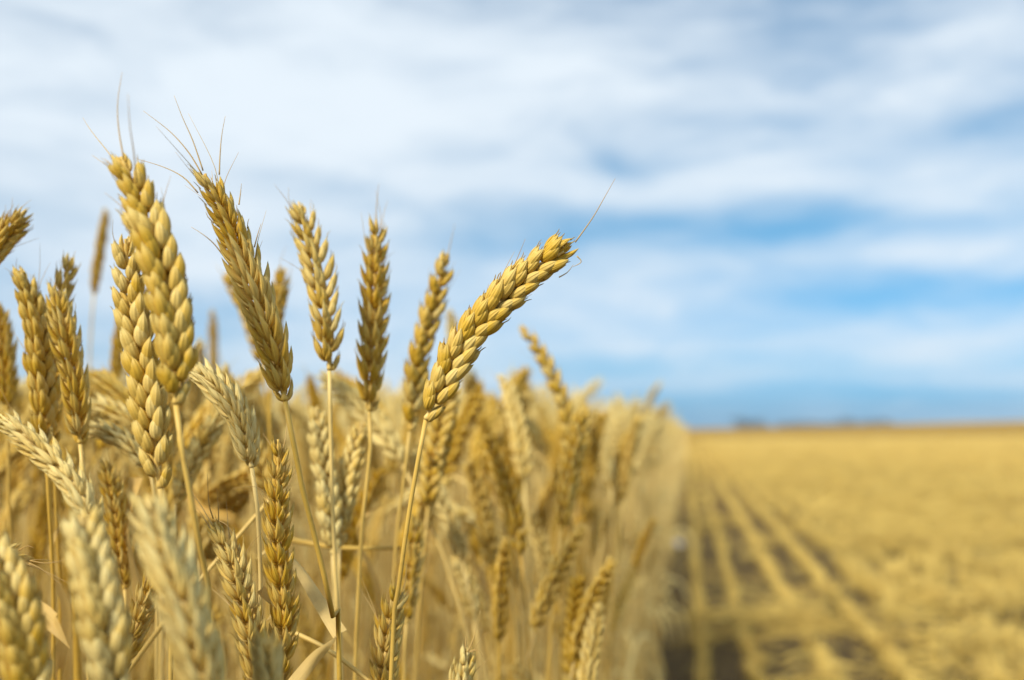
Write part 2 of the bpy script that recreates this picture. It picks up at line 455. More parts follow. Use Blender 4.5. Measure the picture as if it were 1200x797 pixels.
# ------------------------------------------------------------------ instancing for what nobody can count
def scatter(name, label, cat, P, rot, sc, idx, sources):
    src = bpy.data.collections.new(name + "_kinds")
    for s in sources: src.objects.link(s)
    me = bpy.data.meshes.new(name)
    me.vertices.add(len(P)); me.vertices.foreach_set("co", np.asarray(P, np.float32).ravel())
    a = me.attributes.new("turn", 'FLOAT_VECTOR', 'POINT'); a.data.foreach_set("vector", np.asarray(rot, np.float32).ravel())
    a = me.attributes.new("size", 'FLOAT', 'POINT'); a.data.foreach_set("value", np.asarray(sc, np.float32))
    a = me.attributes.new("sort", 'INT', 'POINT'); a.data.foreach_set("value", np.asarray(idx, np.int32))
    o = link(name, me); tag(o, label, cat, kind="stuff")
    g = bpy.data.node_groups.new(name + "_nodes", 'GeometryNodeTree')
    g.interface.new_socket("Geometry", in_out='INPUT', socket_type='NodeSocketGeometry')
    g.interface.new_socket("Geometry", in_out='OUTPUT', socket_type='NodeSocketGeometry')
    gi = g.nodes.new("NodeGroupInput"); go = g.nodes.new("NodeGroupOutput")
    ip = g.nodes.new("GeometryNodeInstanceOnPoints")
    ci = g.nodes.new("GeometryNodeCollectionInfo"); ci.inputs[0].default_value = src
    ci.inputs["Separate Children"].default_value = True; ci.inputs["Reset Children"].default_value = True
    def attr(nm, ty):
        n = g.nodes.new("GeometryNodeInputNamedAttribute"); n.data_type = ty; n.inputs[0].default_value = nm; return n.outputs[0]
    lk = g.links.new
    lk(gi.outputs[0], ip.inputs["Points"]); lk(ci.outputs[0], ip.inputs["Instance"])
    ip.inputs["Pick Instance"].default_value = True
    lk(attr("sort", 'INT'), ip.inputs["Instance Index"])
    e2r = g.nodes.new("FunctionNodeEulerToRotation"); lk(attr("turn", 'FLOAT_VECTOR'), e2r.inputs[0]); lk(e2r.outputs[0], ip.inputs["Rotation"])
    lk(attr("size", 'FLOAT'), ip.inputs["Scale"])
    lk(ip.outputs[0], go.inputs[0])
    md = o.modifiers.new("scatter", 'NODES'); md.node_group = g
    return o

def source(name, mb, mat, paleness=0.35):
    o = bpy.data.objects.new(name, mb.mesh(name, mat)); o.color = (paleness, 1, 0, 1); return o

WALL_X = -0.10          # edge of the standing crop

# stubble: tufts of cut straw in drilled rows
tufts = []
for k in range(6):
    mb = MB()
    for i in range(13):
        x, y = rng.gauss(0, .009), rng.uniform(-.045, .045)
        h = rng.uniform(.04, .105); lx, ly = rng.gauss(0, .09), rng.gauss(0, .13)
        if rng.random() < .12: lx *= 4
        r0 = rng.uniform(.0014, .0024)
        tube(mb, [Vector((x, y, -.005)), Vector((x + lx * h * .5, y + ly * h * .5, h * .5)), Vector((x + lx * h, y + ly * h, h))], [r0, r0 * .9, r0 * .85], 4)
    for i in range(3):
        x, y, a = rng.gauss(0, .02), rng.uniform(-.04, .04), rng.uniform(0, 6.28)
        ln = rng.uniform(.04, .10); z = rng.uniform(.02, .08)
        tube(mb, [Vector((x, y, z)), Vector((x + math.cos(a) * ln * .5, y + math.sin(a) * ln * .5, z + .012)), Vector((x + math.cos(a) * ln, y + math.sin(a) * ln, z - .02))], [.0012, .002, .001], 3)
    tufts.append(source("stubble_tuft", mb, MAT_STUB, .1))
P, Rt, S, I = [], [], [], []
nr = np.random.RandomState(5)
row = 0
x = 0.035
rows = [0.035, 0.19]
while rows[-1] < 26: rows.append(rows[-1] + .212)
for xr in rows:
    y = -0.8
    while y < 60:
        d = math.hypot(xr, y)
        step = .055 if d < 6 else (.085 if d < 14 else .20)
        y += step * nr.uniform(.7, 1.3)
        az_ = math.atan2(xr, y)
        if y > 1 and az_ > R(24): continue
        if mnoise.noise(Vector((xr * 1.3, y * .9, 3))) < (-.6 if xr < .7 else -.22) and nr.rand() < .85: continue
        P.append((xr + nr.normal(0, .010 if xr < .75 else .045) + .006 * math.sin(y * .9 + xr), y, ground_z(xr, y)))
        Rt.append((nr.normal(0, .05), nr.normal(0, .05), nr.choice([0, math.pi]) + nr.normal(0, .2)))
        S.append(nr.uniform(.75, 1.15) * (.62 if xr < .3 else .82 if xr < .7 else 1.0) * (1.0 if d < 14 else 1.25)); I.append(nr.randint(6))
scatter("stubble", "rows of short cut golden straw left standing in the harvested field", "stubble", P, Rt, S, I, tufts)

# loose straw lying between and over the rows
clumps = []
for k in range(6):
    mb = MB()
    for i in range(16):
        a = rng.uniform(0, 6.28); ln = rng.uniform(.04, .17) * (1.7 if k > 3 and i < 6 else 1)
        c = Vector((rng.gauss(0, .06), rng.gauss(0, .06), rng.uniform(.004, .05)))
        dv = Vector((math.cos(a), math.sin(a), rng.gauss(0, .12))) * ln * .5
        w = rng.uniform(.0012, .0024)
        c.z = max(c.z, abs(dv.z) + .003)
        tube(mb, [c - dv, c + Vector((rng.gauss(0, .006), rng.gauss(0, .006), .004)), c + dv], [w, w, w * .8], 4)
    clumps.append(source("straw_clump", mb, MAT_STUB, .2 + .15 * k))
P, Rt, S, I = [], [], [], []
def litter_amount(x, y):
    # thin beside the standing crop, thick and uneven in the swaths further out
    u = min(1.0, max(0.12, (x - .55) / .8))
    a = mnoise.noise(Vector((x * .6, y * .20, 7.7))); b = mnoise.noise(Vector((x * 3.6, y * 2.2, 4.4))); c = mnoise.noise(Vector((x * 1.4, y * .7, 9.1)))
    return u * max(.07, min(1.0, .50 + a * .9 + b * .95 + c * .5))
cnt = 0
while cnt < 26000:
    d = 0.9 * (40 ** nr.rand()); a = nr.uniform(-.02, R(25))
    if d < 1.6: a = nr.uniform(-.05, R(60))
    x, y = d * math.sin(a), d * math.cos(a)
    x += nr.uniform(-.05, .1)
    cnt += 1
    if x < .0 or nr.rand() > litter_amount(x, y): continue
    P.append((x, y, ground_z(x, y) + (.0 if nr.rand() < .6 else nr.uniform(.02, .09))))
    Rt.append((nr.normal(0, .08), nr.normal(0, .08), nr.uniform(0, 6.28))); S.append(nr.uniform(.7, 1.2) * (1 if d < 10 else 1.4)); I.append(nr.randint(6))
scatter("loose_straw", "loose pale straw and chaff strewn over the stubble rows", "straw", P, Rt, S, I, clumps)

# ------------------------------------------------------------------ distant trees on the horizon
def leaf_mat():
    m, t = new_mat("far_foliage"); nn, ll = t.nodes, t.links
    oi = nn.new("ShaderNodeObjectInfo")
    c = rgbmix(t, oi.outputs["Random"], (.02, .04, .03), (.035, .06, .04))
    p = nn.new("ShaderNodeBsdfPrincipled"); ll.new(c, p.inputs["Base Color"]); p.inputs["Roughness"].default_value = .8
    o = nn.new("ShaderNodeOutputMaterial"); ll.new(p.outputs[0], o.inputs[0]); return m
MAT_FOL = leaf_mat()
mbark, tb = new_mat("bark"); pb = tb.nodes.new("ShaderNodeBsdfPrincipled"); pb.inputs["Base Color"].default_value = (.09, .065, .045, 1); pb.inputs["Roughness"].default_value = .9
nbk = tb.nodes.new("ShaderNodeTexNoise"); nbk.inputs["Scale"].default_value = 9
bbk = tb.nodes.new("ShaderNodeBump"); tb.links.new(nbk.outputs[0], bbk.inputs["Height"]); tb.links.new(bbk.outputs[0], pb.inputs["Normal"])
tb.links.new(pb.outputs[0], tb.nodes.new("ShaderNodeOutputMaterial").inputs[0])
def tree_meshes(seed):
    r = random.Random(seed)
    tk = MB(); cr = MB()
    H = r.uniform(8, 11)
    trunk, _ = catmull([(0, 0, -.5), (r.gauss(0, .2), r.gauss(0, .2), H * .4), (r.gauss(0, .4), r.gauss(0, .4), H * .85)], 8)
    tube(tk, trunk, list(np.linspace(.34, .08, 8)), 7)
    lobes = []
    for i in range(9):
        b = trunk[2 + i % 5]; a = i * 2.4 + r.uniform(-.4, .4); ln = r.uniform(1.6, 3.4)
        e = b + Vector((math.cos(a) * ln, math.sin(a) * ln, r.uniform(.6, 2.2)))
        tube(tk, [b, b.lerp(e, .5) + Vector((0, 0, .2)), e], [.12, .08, .03], 5)
        lobes.append((e, r.uniform(1.0, 1.7)))
    lobes.append((trunk[-1], 1.5))
    for c, rad in lobes:
        for i in range(210):
            d = Vector((r.gauss(0, 1), r.gauss(0, 1), r.gauss(0, .8))).normalized() * rad * r.random() ** .4
            p = c + d; s = r.uniform(.12, .28)
            u = Vector((r.gauss(0, 1), r.gauss(0, 1), r.gauss(0, 1))).normalized(); w = u.orthogonal().normalized()
            cr.add([tuple(p - u * s), tuple(p + w * s * .6), tuple(p + u * s), tuple(p - w * s * .6)], [(0, 1, 2, 3)], [(0, 0)] * 4)
    return tk.mesh("trunk", mbark), cr.mesh("crown", MAT_FOL)
TM = [tree_meshes(40 + k) for k in range(4)]
tr_px = [(px + rng.uniform(-3, 3), rng.uniform(.9, 1.2) * (1.15 if px < 895 else 1)) for px in list(range(866, 900, 7)) + list(range(916, 1046, 9))]
for i, (px, s) in enumerate(tr_px):
    D = 640 + rng.uniform(-25, 25)
    v = at(px, 500, 1.0) - cam.location; v.z = 0; v.normalize()
    p = v * D
    gz = -3.5
    e = link("distant_tree", None); e.location = (p.x, p.y, gz); e.rotation_euler.z = rng.uniform(0, 6.28); e.scale = (s * 1.1, s * 1.1, s * .92)
    tag(e, "small dark blurred tree in the row on the horizon beyond the stubble field", "tree", "trees on the horizon")
    tk, cr = TM[i % 4]
    link("trunk", tk, e); link("crown", cr, e)

# ------------------------------------------------------------------ the standing wheat
HI = (13, 14, 6)
SPK = {}
def spk_set(style):
    if style not in SPK:
        fan, plump, n = {'plump': (.72, 1.02, 7), 'fan': (1.6, .88, 7), 'slim': (.9, .88, 5)}[style]
        out = []
        for k in range(n):
            r = random.Random(hash(style) % 1000 + k if False else sum(map(ord, style)) * 7 + k)
            mb = MB(); spikelet(mb, HI, fan, plump, r)
            out.append(mb.mesh("spikelet", MAT_HUSK))
        SPK[style] = out
    return SPK[style]

def make_awn(p, d, ln, bend, r=rng, rad=.00026):
    mb = MB(); d = d.normalized()
    a = p; b = p + d * ln * .5 + bend * ln * .12; c = p + d * ln + bend * ln * .5
    pts, _ = catmull([a, b, c], 9)
    tube(mb, pts, list(np.linspace(rad, rad * .25, 9)), 5)
    return mb

def stem_mesh(pts, ntop=.0009, nbot=.0019, nodes_=(.35, .62), sheath=True, n=46, sides=9):
    P_, tot = catmull(pts, n)
    rad = []
    for i in range(n):
        u = i / (n - 1)
        r_ = nbot + (ntop - nbot) * min(1, u / .78) ** 1.4
        rad.append(r_)
    mb = MB(); tube(mb, P_, rad, sides)
    for nd in nodes_:
        k = int(nd * (n - 1)); c = P_[k]; t = (P_[k + 1] - P_[k]).normalized(); r0 = rad[k]
        tube(mb, [c - t * .004, c - t * .0015, c, c + t * .0015, c + t * .004], [r0 * 1.0, r0 * 1.3, r0 * 1.18, r0 * 1.35, r0 * 1.02], sides)
    return mb, P_

ROWX = []
def wheat(label, ear, stem, style='plump', roll=0.0, pale=0.3, n=20, size=1.0, awns=(), auto_awn=5, ground=None, twist=0.0, node_u=None, open_=6, leaf=None, taper=1.0):
    """one stalk. ear: (x, y, depth) from base to tip; stem: (x, y, depth) from the ear downwards"""
    E = [at(*p) for p in ear]
    ST = [at(*p) for p in stem]
    last = ST[-1]; prev = ST[-2] if len(ST) > 1 else E[0]
    dv = (last - prev).normalized()
    if dv.z > -.3: dv = Vector((dv.x, dv.y, -.6)).normalized()
    k = last.z / max(.35, -dv.z)
    g = Vector((last.x + dv.x * k * .35, last.y + dv.y * k * .35, 0)) if ground is None else Vector(ground)
    if g.x > -.09: g.x = -.10 - rng.uniform(0, .05)
    mid = g.lerp(last, .5) + Vector((dv.x * -.01, 0, 0)); mid.x = g.x * .62 + last.x * .38 if last.z > .2 else mid.x
    root = link("wheat_stalk", None); root.location = g
    tag(root, label, "wheat stalk")
    C_ = [g - g, mid - g] + [p - g for p in reversed(ST)] + [E[0] - g]
    mb, _ = stem_mesh(C_, ntop=.00095 * size, nodes_=node_u if node_u else (.3, .6))
    st = link("stem", mb.mesh("stem", MAT_STEM), root); st.color = (pale + .1, 0, 0, 1)
    # ear
    nE = n * 4 + 1
    pts, tot = catmull(E, nE)
    o0 = pts[0].copy(); loc = [p - o0 for p in pts]
    view = (cam.location - pts[nE // 2]).normalized()
    def S_at(u):
        k = min(nE - 2, max(1, int(u * (nE - 1))))
        t = (pts[k + 1] - pts[k - 1]).normalized()
        side = view.cross(t).normalized()
        a = roll + twist * u
        return side * math.cos(a) + view * math.sin(a)
    fr = ear_frames(loc, S_at)
    rb = MB()
    tube(rb, loc, [(.0011 + .0003 * math.sin(i * math.pi / 2)) * size * (1 - .4 * i / nE) for i in range(nE)], 7)
    eo = link("ear", rb.mesh("rachis", MAT_STEM), root, Matrix.Translation(o0 - g)); eo.color = (pale + .1, 0, 0, 1)
    meshes = spk_set(style)
    base_len = tot / (n * .0047)           # follow the length of this ear
    tips = []
    for i in range(n):
        u = (i + .15) / (n + .6); k = min(nE - 2, int(u * (nE - 1)))
        p, t, s = fr[k]; sgn = 1 if i % 2 else -1
        sc = size * .95 * envelope(u, taper) * rng.uniform(.93, 1.08)
        if i == 0: sc *= .8
        tl = R(open_ + rng.uniform(-3, 4))
        m = frame_matrix(p + s * sgn * .0007 * size, t, s, sgn, tl, R(rng.uniform(-9, 9)), sc)
        if i == n - 1:
            m = frame_matrix(p, t, s.cross(t).normalized(), 1, R(2), 0, sc * .95)
        so = link("spikelet", meshes[rng.randrange(len(meshes))], eo, m)
        so.color = (max(0, pale + rng.uniform(-.12, .12)), 0, 0, 1)
        tips.append((m @ Vector((.0035, 0, .0118)), (m.to_3x3() @ Vector((.25, rng.uniform(-.5, .5), 1))).normalized()))
    for q in range(auto_awn * 2 + 2 if auto_awn else 0):
        k = int(n * rng.uniform(.35, .98)); p, d = tips[min(k, n - 1)]
        ln = rng.choice([.006, .009, .013, .02]) * rng.uniform(.8, 1.3)
        ab = make_awn(p - d * .002, d, ln, Vector((rng.gauss(0, .5), rng.gauss(0, .5), rng.gauss(0, .4))), rad=.0002)
        ao = link("awn", ab.mesh("awn", MAT_AWN), eo); ao.color = (rng.uniform(0, .5), 0, 0, 1)
    for aw in awns:
        A = [at(*p) - o0 for p in aw]
        ap, _ = catmull(A, 14)
        ab = MB(); tube(ab, ap, list(np.linspace(.00030, .00007, 14)), 5)
        ao = link("awn", ab.mesh("awn", MAT_AWN), eo); ao.color = (.15, 0, 0, 1)
    if leaf:
        lm = blade([at(*p) - g for p in leaf[0]], leaf[1], leaf[2])
        lo = link("leaf", lm.mesh("leaf", MAT_LEAF), root); lo.color = (pale, 0, 0, 1)
    return root

def blade(pts, width, twist, n=22, fold=.25):
    P_, tot = catmull(pts, n)
    v, uv, f = [], [], []
    for i, p in enumerate(P_):
        u = i / (n - 1)
        t = (P_[min(i + 1, n - 1)] - P_[max(i - 1, 0)]).normalized()
        a = Vector((1, .2, .1)) if abs(t.x) < .8 else Vector((0, 1, .2))
        a = (a - t * a.dot(t)).normalized(); b = t.cross(a)
        th = twist * u
        w = a * math.cos(th) + b * math.sin(th); nn_ = t.cross(w)
        hw = width * .5 * min(1, (1 - u) * 3.0 + .03) * (1 - .3 * u)
        for k in range(5):
            q = (k - 2) / 2
            v.append(tuple(p + w * hw * q + nn_ * (hw * fold * (abs(q) ** 1.5) * 1.4 + hw * .12 * math.sin(u * 9 + q * 3))))
            uv.append((.5 + q * .5, u * .6))
    for i in range(n - 1):
        for k in range(4):
            f.append((i * 5 + k, i * 5 + k + 1, i * 5 + k + 6, i * 5 + k + 5))
    mb = MB()

    vv = np.array(v); mb.add(v, f, uv)
    return mb

# --- the stalks one can tell apart -----------------------------------------
wheat("sharp golden ear leaning right against the sky, one long awn at its tip",
      [(499, 492, .400), (540, 408, .400), (600, 340, .400), (636, 309, .400), (661, 295, .400)],
      [(489, 545, .400), (478, 610, .400), (466, 700, .402), (458, 800, .406)], 'plump', R(14), .34, 23, .99,
      awns=[[(674, 284, .4), (694, 256, .4), (708, 232, .4), (721, 209, .4)], [(655, 325, .4), (665, 319, .4), (672, 310, .4)], [(660, 290, .4), (655, 281, .4), (649, 283, .401)], [(676, 300, .4), (681, 307, .4), (671, 313, .4)]], auto_awn=2, taper=.4)
wheat("tall plump golden ear rising highest at upper left with two clear rows of grains",
      [(206, 474, .335), (205, 400, .335), (191, 320, .337), (168, 245, .34), (142, 184, .342)],
      [(210, 510, .335), (222, 575, .335), (236, 655, .34), (246, 800, .35)], 'plump', R(20), .22, 23, .98,
      awns=[[(145, 186, .342), (139, 150, .343), (138, 120, .344), (143, 85, .345)], [(160, 215, .33), (157, 180, .325), (152, 145, .32), (150, 110, .318)],
            [(150, 210, .36), (128, 180, .37), (108, 155, .375), (97, 138, .38)], [(150, 235, .35), (144, 215, .35), (130, 198, .35), (108, 182, .352)]], auto_awn=4)
wheat("plump pale golden ear close behind and left of the tallest upper left ear",
      [(188, 572, .37), (178, 500, .37), (166, 420, .37), (152, 345, .37), (147, 280, .37)],
      [(192, 620, .37), (197, 700, .375), (200, 800, .38)], 'plump', R(-18), .42, 21, 1.0, auto_awn=2)
wheat("sharp bristly ear leaning left with three long awns at its tip against the pale cloud",
      [(334, 470, .385), (320, 410, .385), (292, 325, .385), (268, 262, .385), (240, 204, .385)],
      [(339, 490, .385), (352, 562, .385), (374, 650, .388), (393, 738, .392), (398, 800, .396)], 'fan', R(78), .24, 22, 1.08,
      awns=[[(237, 205, .385), (222, 180, .385), (200, 155, .385), (168, 130, .385)], [(238, 200, .385), (226, 165, .385), (214, 138, .385), (204, 112, .385)],
            [(232, 226, .385), (215, 208, .385), (192, 196, .385), (160, 186, .385)], [(257, 205, .385), (258, 180, .385), (260, 158, .385), (264, 136, .385)],
            [(262, 300, .384), (250, 285, .382), (238, 275, .38), (224, 266, .38)], [(298, 290, .385), (302, 275, .385), (306, 262, .385)], [(280, 240, .385), (282, 225, .385), (283, 215, .385)]], auto_awn=6,
      node_u=(.33, .74), open_=12)
wheat("upright pale yellow ear just right of the bristly left-leaning one, sky behind its upper half",
      [(386, 434, .47), (383, 380, .47), (371, 310, .475), (350, 237, .48)],
      [(387, 480, .47), (390, 600, .47), (397, 745, .47), (400, 800, .47)], 'fan', R(35), .46, 19, 1.0, open_=9, auto_awn=3)
wheat("straight upright golden ear halfway between the left-leaning bristly ear and the sharp right-leaning one",
      [(433, 482, .50), (436, 430, .50), (439, 350, .50), (441, 258, .50)],
      [(434, 530, .50), (424, 620, .50), (418, 745, .505), (416, 800, .51)], 'fan', R(60), .20, 20, 1.04, open_=10, awns=[[(442, 262, .5), (441, 245, .5), (444, 215, .5)]], auto_awn=4)
wheat("blurred golden ear directly behind and left of the sharp right-leaning ear",
      [(480, 505, .55), (489, 430, .55), (506, 365, .55), (524, 297, .55)],
      [(474, 560, .55), (464, 640, .555), (458, 800, .56)], 'plump', R(30), .22, 19, .98, awns=[[(524, 302, .55), (528, 285, .55), (533, 262, .55)]], auto_awn=2)
wheat("golden ear poking in at the left frame edge with its tip against the sky",
      [(-40, 345, .47), (-15, 305, .47), (8, 275, .47), (28, 254, .47)], [(-60, 400, .47), (-80, 600, .48)], 'fan', R(35), .22, 17, .9, auto_awn=4, ground=(-.42, .2, 0))
wheat("blurred dark narrow ear standing alone on a bare stem against the sky at left",
      [(110, 345, .92), (116, 300, .92), (125, 245, .92)], [(107, 385, .92), (104, 450, .92), (100, 560, .93)], 'slim', R(80), .05, 18, .92, auto_awn=0)
wheat("left ear of the crowded pair of blurred ears near the left edge",
      [(52, 520, .47), (50, 450, .47), (42, 380, .47), (24, 315, .47)], [(58, 600, .47), (62, 800, .48)], 'plump', R(40), .22, 19, 1.0, auto_awn=4)
wheat("right ear of the crowded pair near the left edge, its tip bent to the right",
      [(62, 520, .49), (56, 440, .49), (66, 370, .49), (84, 302, .49)], [(66, 600, .49), (70, 800, .5)], 'fan', R(50), .22, 20, .96, auto_awn=3)
wheat("thick blurred ear in front of the crowded pair near the left edge",
      [(94, 520, .46), (88, 455, .46), (76, 395, .46), (64, 335, .465)], [(100, 600, .46), (104, 800, .47)], 'fan', R(75), .28, 18, 1.0, auto_awn=3)
wheat("blurred brownish ear cut by the left frame edge halfway up the photo",
      [(8, 480, .56), (5, 420, .56), (-2, 355, .56)], [(10, 560, .56), (14, 800, .57)], 'fan', R(60), .06, 17, .95, auto_awn=1)
wheat("bright pale bent ear with open husks pointing up left below the tallest ear",
      [(295, 548, .42), (286, 505, .42), (262, 462, .42), (226, 428, .425)],
      [(299, 570, .42), (304, 640, .42), (304, 800, .425)], 'fan', R(60), 1.0, 17, .92, auto_awn=1)
wheat("pale cream ear arching down left from behind the foreground ears at the left edge",
      [(112, 640, .345), (98, 585, .35), (58, 535, .36), (0, 486, .37)], [(118, 690, .345), (124, 800, .35)], 'fan', R(65), .85, 18, .80, auto_awn=1)
wheat("large blurred pale foreground ear at lower left, second from the left edge",
      [(136, 820, .288), (122, 740, .288), (108, 670, .29), (95, 605, .293)], [(140, 860, .288), (142, 920, .288)], 'plump', R(25), .72, 18, .95, auto_awn=0)
wheat("largest blurred pale foreground ear at lower left, nearest the camera",
      [(252, 850, .275), (225, 740, .275), (195, 650, .28), (172, 585, .285)], [(258, 880, .275), (262, 940, .275)], 'fan', R(60), .85, 20, 1.0, auto_awn=1)
wheat("plump golden foreground ear filling the bottom left corner",
      [(40, 850, .30), (30, 780, .30), (12, 700, .30), (-10, 635, .305)], [(44, 880, .30), (46, 930, .30)], 'plump', R(20), .40, 18, .98, auto_awn=1)
wheat("small drooping ear tip with long awns entering from the left frame edge low down",
      [(-60, 700, .385), (-30, 668, .385), (6, 652, .385), (30, 658, .385)], [(-75, 740, .385), (-80, 820, .385)], 'fan', R(30), .30, 14, .66,
      awns=[[(34, 660, .385), (50, 668, .385), (75, 688, .385)], [(35, 657, .385), (55, 660, .385), (82, 655, .385)], [(22, 645, .385), (32, 640, .385), (40, 642, .385)]], auto_awn=1, ground=(-.36, .13, 0))
wheat("slightly bent ear with fine bristles at bottom left of the sharp low upright ear",
      [(306, 830, .385), (297, 760, .385), (278, 675, .387), (252, 612, .39)], [(308, 860, .385), (310, 900, .385)], 'fan', R(40), .45, 19, .86, awns=[[(250, 608, .39), (245, 590, .39), (243, 555, .39)], [(256, 612, .39), (256, 595, .39), (254, 572, .39)]], auto_awn=5)
wheat("sharp upright golden brown ear low in the centre left between two long bare stems",
      [(330, 800, .395), (333, 720, .395), (326, 630, .395), (326, 515, .395)], [(330, 840, .395), (331, 900, .395)], 'fan', R(55), .14, 22, .84, auto_awn=4, awns=[[(322, 530, .395), (315, 518, .395), (308, 508, .395)]])
wheat("blurred bright pale upright ear behind the long bare stems in the centre left",
      [(390, 650, .53), (385, 590, .53), (377, 530, .53), (370, 478, .53)], [(392, 700, .53), (394, 800, .53)], 'plump', R(25), .85, 18, .95, auto_awn=1)
wheat("blurred pale ear leaning right beside the bright upright one behind the bare stems",
      [(398, 640, .54), (402, 595, .54), (412, 545, .54), (424, 496, .54)], [(397, 690, .54), (396, 800, .54)], 'plump', R(-25), .75, 17, .9, auto_awn=1)
wheat("small blurred cream ear at the bottom edge in front of the sharp low upright ear",
      [(318, 850, .30), (314, 800, .30), (310, 748, .30)], [(320, 880, .30), (322, 930, .30)], 'fan', R(70), .75, 13, .7, auto_awn=0)
wheat("golden ear hugging the sharp bare stem of the right-leaning ear at the bottom edge",
      [(448, 850, .425), (450, 790, .425), (456, 735, .425), (466, 690, .425)], [(447, 880, .425), (446, 930, .425)], 'fan', R(50), .40, 16, .88, auto_awn=5)
wheat("pale ear tip with three curled awns rising from the bottom edge right of centre",
      [(528, 900, .37), (533, 850, .37), (540, 800, .37), (548, 765, .37)], [(526, 930, .37), (525, 960, .37)], 'slim', R(70), .70, 14, .8,
      awns=[[(548, 764, .37), (556, 745, .37), (563, 715, .37)], [(546, 764, .37), (546, 750, .37), (549, 738, .37)], [(550, 764, .37), (560, 762, .37), (566, 770, .37)]], auto_awn=1)
wheat("blurred golden ear standing just right of the sharp stem below the right-leaning ear",
      [(476, 730, .56), (480, 680, .56), (488, 610, .56)], [(474, 770, .56), (473, 830, .56)], 'fan', R(55), .30, 16, .88, auto_awn=1)
wheat("soft blurred ear leaning left against the sky right of the sharp right-leaning ear",
      [(668, 540, .72), (662, 480, .72), (640, 425, .72), (610, 380, .72)], [(670, 600, .72), (672, 700, .73)], 'plump', R(30), .30, 19, .9, auto_awn=1)
wheat("blurred ear leaning left behind the bristly left-leaning ear, seen to its left against the sky",
      [(308, 430, .70), (296, 380, .70), (280, 345, .70), (266, 318, .70)], [(314, 490, .70), (320, 600, .70)], 'fan', R(30), .16, 15, .95, auto_awn=1)
wheat("short blurred ear tip showing just right of the bristly left-leaning ear against the sky",
      [(318, 430, .62), (320, 380, .62), (326, 345, .62), (333, 315, .62)], [(316, 490, .62), (316, 600, .62)], 'fan', R(50), .28, 15, .9, auto_awn=2)
wheat("thin distant blurred ear in the sky gap left of the bristly left-leaning ear",
      [(250, 450, 1.1), (250, 410, 1.1), (250, 362, 1.1)], [(250, 500, 1.1), (250, 580, 1.1)], 'slim', R(60), .05, 15, .9, auto_awn=0)
wheat("blurred brownish ear showing behind the left side of the tallest ear",
      [(132, 455, .80), (138, 415, .80), (146, 360, .80)], [(130, 500, .80), (130, 600, .80)], 'slim', R(60), .08, 15, .95, auto_awn=0)
wheat("blurred nodding ear bent to the left below the lone narrow ear at left",
      [(165, 480, .60), (140, 462, .60), (112, 438, .60)], [(180, 520, .60), (186, 640, .60)], 'fan', R(60), .22, 15, .9, auto_awn=0)
wheat("blurred cream ear lying nearly level left of the tall pale golden ear",
      [(176, 550, .50), (150, 520, .50), (118, 505, .50), (100, 508, .5)], [(182, 590, .50), (184, 700, .50)], 'fan', R(55), .80, 14, .8, auto_awn=0)
wheat("blurred pale ear above the level cream one left of the tall pale golden ear",
      [(178, 515, .56), (150, 492, .56), (120, 478, .56), (98, 478, .56)], [(186, 560, .56), (190, 700, .56)], 'fan', R(55), .65, 14, .9, auto_awn=0)
wheat("blurred upright ear with awns behind the arching cream ear at lower left",
      [(146, 690, .49), (138, 620, .49), (124, 540, .49)], [(148, 740, .49), (150, 800, .49)], 'fan', R(55), .35, 18, .86, auto_awn=3)
wheat("blurred pale ear leaning up right between the tallest ear and the bright bent one",
      [(206, 590, .55), (222, 550, .55), (250, 500, .55), (262, 486, .55)], [(200, 640, .55), (198, 740, .55)], 'plump', R(30), .70, 14, .9, auto_awn=0)
wheat("bristly pale ear leaning right behind the largest foreground ear at lower left",
      [(140, 790, .43), (158, 740, .43), (176, 690, .43), (196, 655, .43)], [(134, 830, .43), (130, 900, .43)], 'fan', R(60), .50, 15, .74, auto_awn=4)
wheat("blurred pale drooping ear curving left in mid height right of the sharp bare stem",
      [(590, 655, .78), (572, 620, .78), (540, 602, .78), (500, 592, .78)], [(600, 700, .78), (606, 800, .78)], 'slim', R(60), .65, 15, .95, auto_awn=0)
wheat("blurred pale ear lying nearly flat above the drooping one right of the sharp stem",
      [(535, 560, .80), (512, 568, .80), (485, 580, .80), (452, 600, .8)], [(556, 575, .80), (566, 680, .80)], 'slim', R(60), .60, 15, .95, auto_awn=0)
wheat("blurred dark ear standing upright in shade right of the sharp right-leaning ear's stem",
      [(598, 620, .84), (594, 570, .84), (586, 515, .84)], [(600, 670, .84), (602, 780, .84)], 'fan', R(60), .0, 16, .95, auto_awn=0)
wheat("blurred pale ear leaning left near the crop tops right of the sharp right-leaning ear",
      [(634, 530, .86), (618, 500, .86), (594, 476, .86)], [(642, 590, .86), (646, 700, .86)], 'slim', R(60), .70, 14, .95, auto_awn=0)
wheat("blurred short ear bent right at the skyline beside the soft left-leaning ear",
      [(600, 480, .92), (606, 455, .92), (618, 432, .92)], [(598, 520, .92), (598, 620, .92)], 'slim', R(40), .12, 12, .9, auto_awn=1)
wheat("blurred bright pale ear in the middle of the crop wall low right of centre",
      [(556, 730, .70), (548, 690, .70), (534, 655, .70)], [(560, 770, .70), (562, 830, .70)], 'slim', R(40), .75, 13, .9, auto_awn=0)
wheat("blurred bright cream ear hanging upright in the crop wall left of the dark stubble row",
      [(716, 570, 1.0), (712, 540, 1.0), (708, 500, 1.0)], [(718, 620, 1.0), (720, 760, 1.0)], 'slim', R(40), .8, 14, 1.0, auto_awn=0)
wheat("blurred pale ear showing behind the tip of the ear left of the sharp right-leaning one",
      [(530, 440, .95), (530, 400, .95), (529, 362, .95)], [(530, 500, .95), (528, 600, .95)], 'slim', R(40), .55, 13, .9, auto_awn=0)

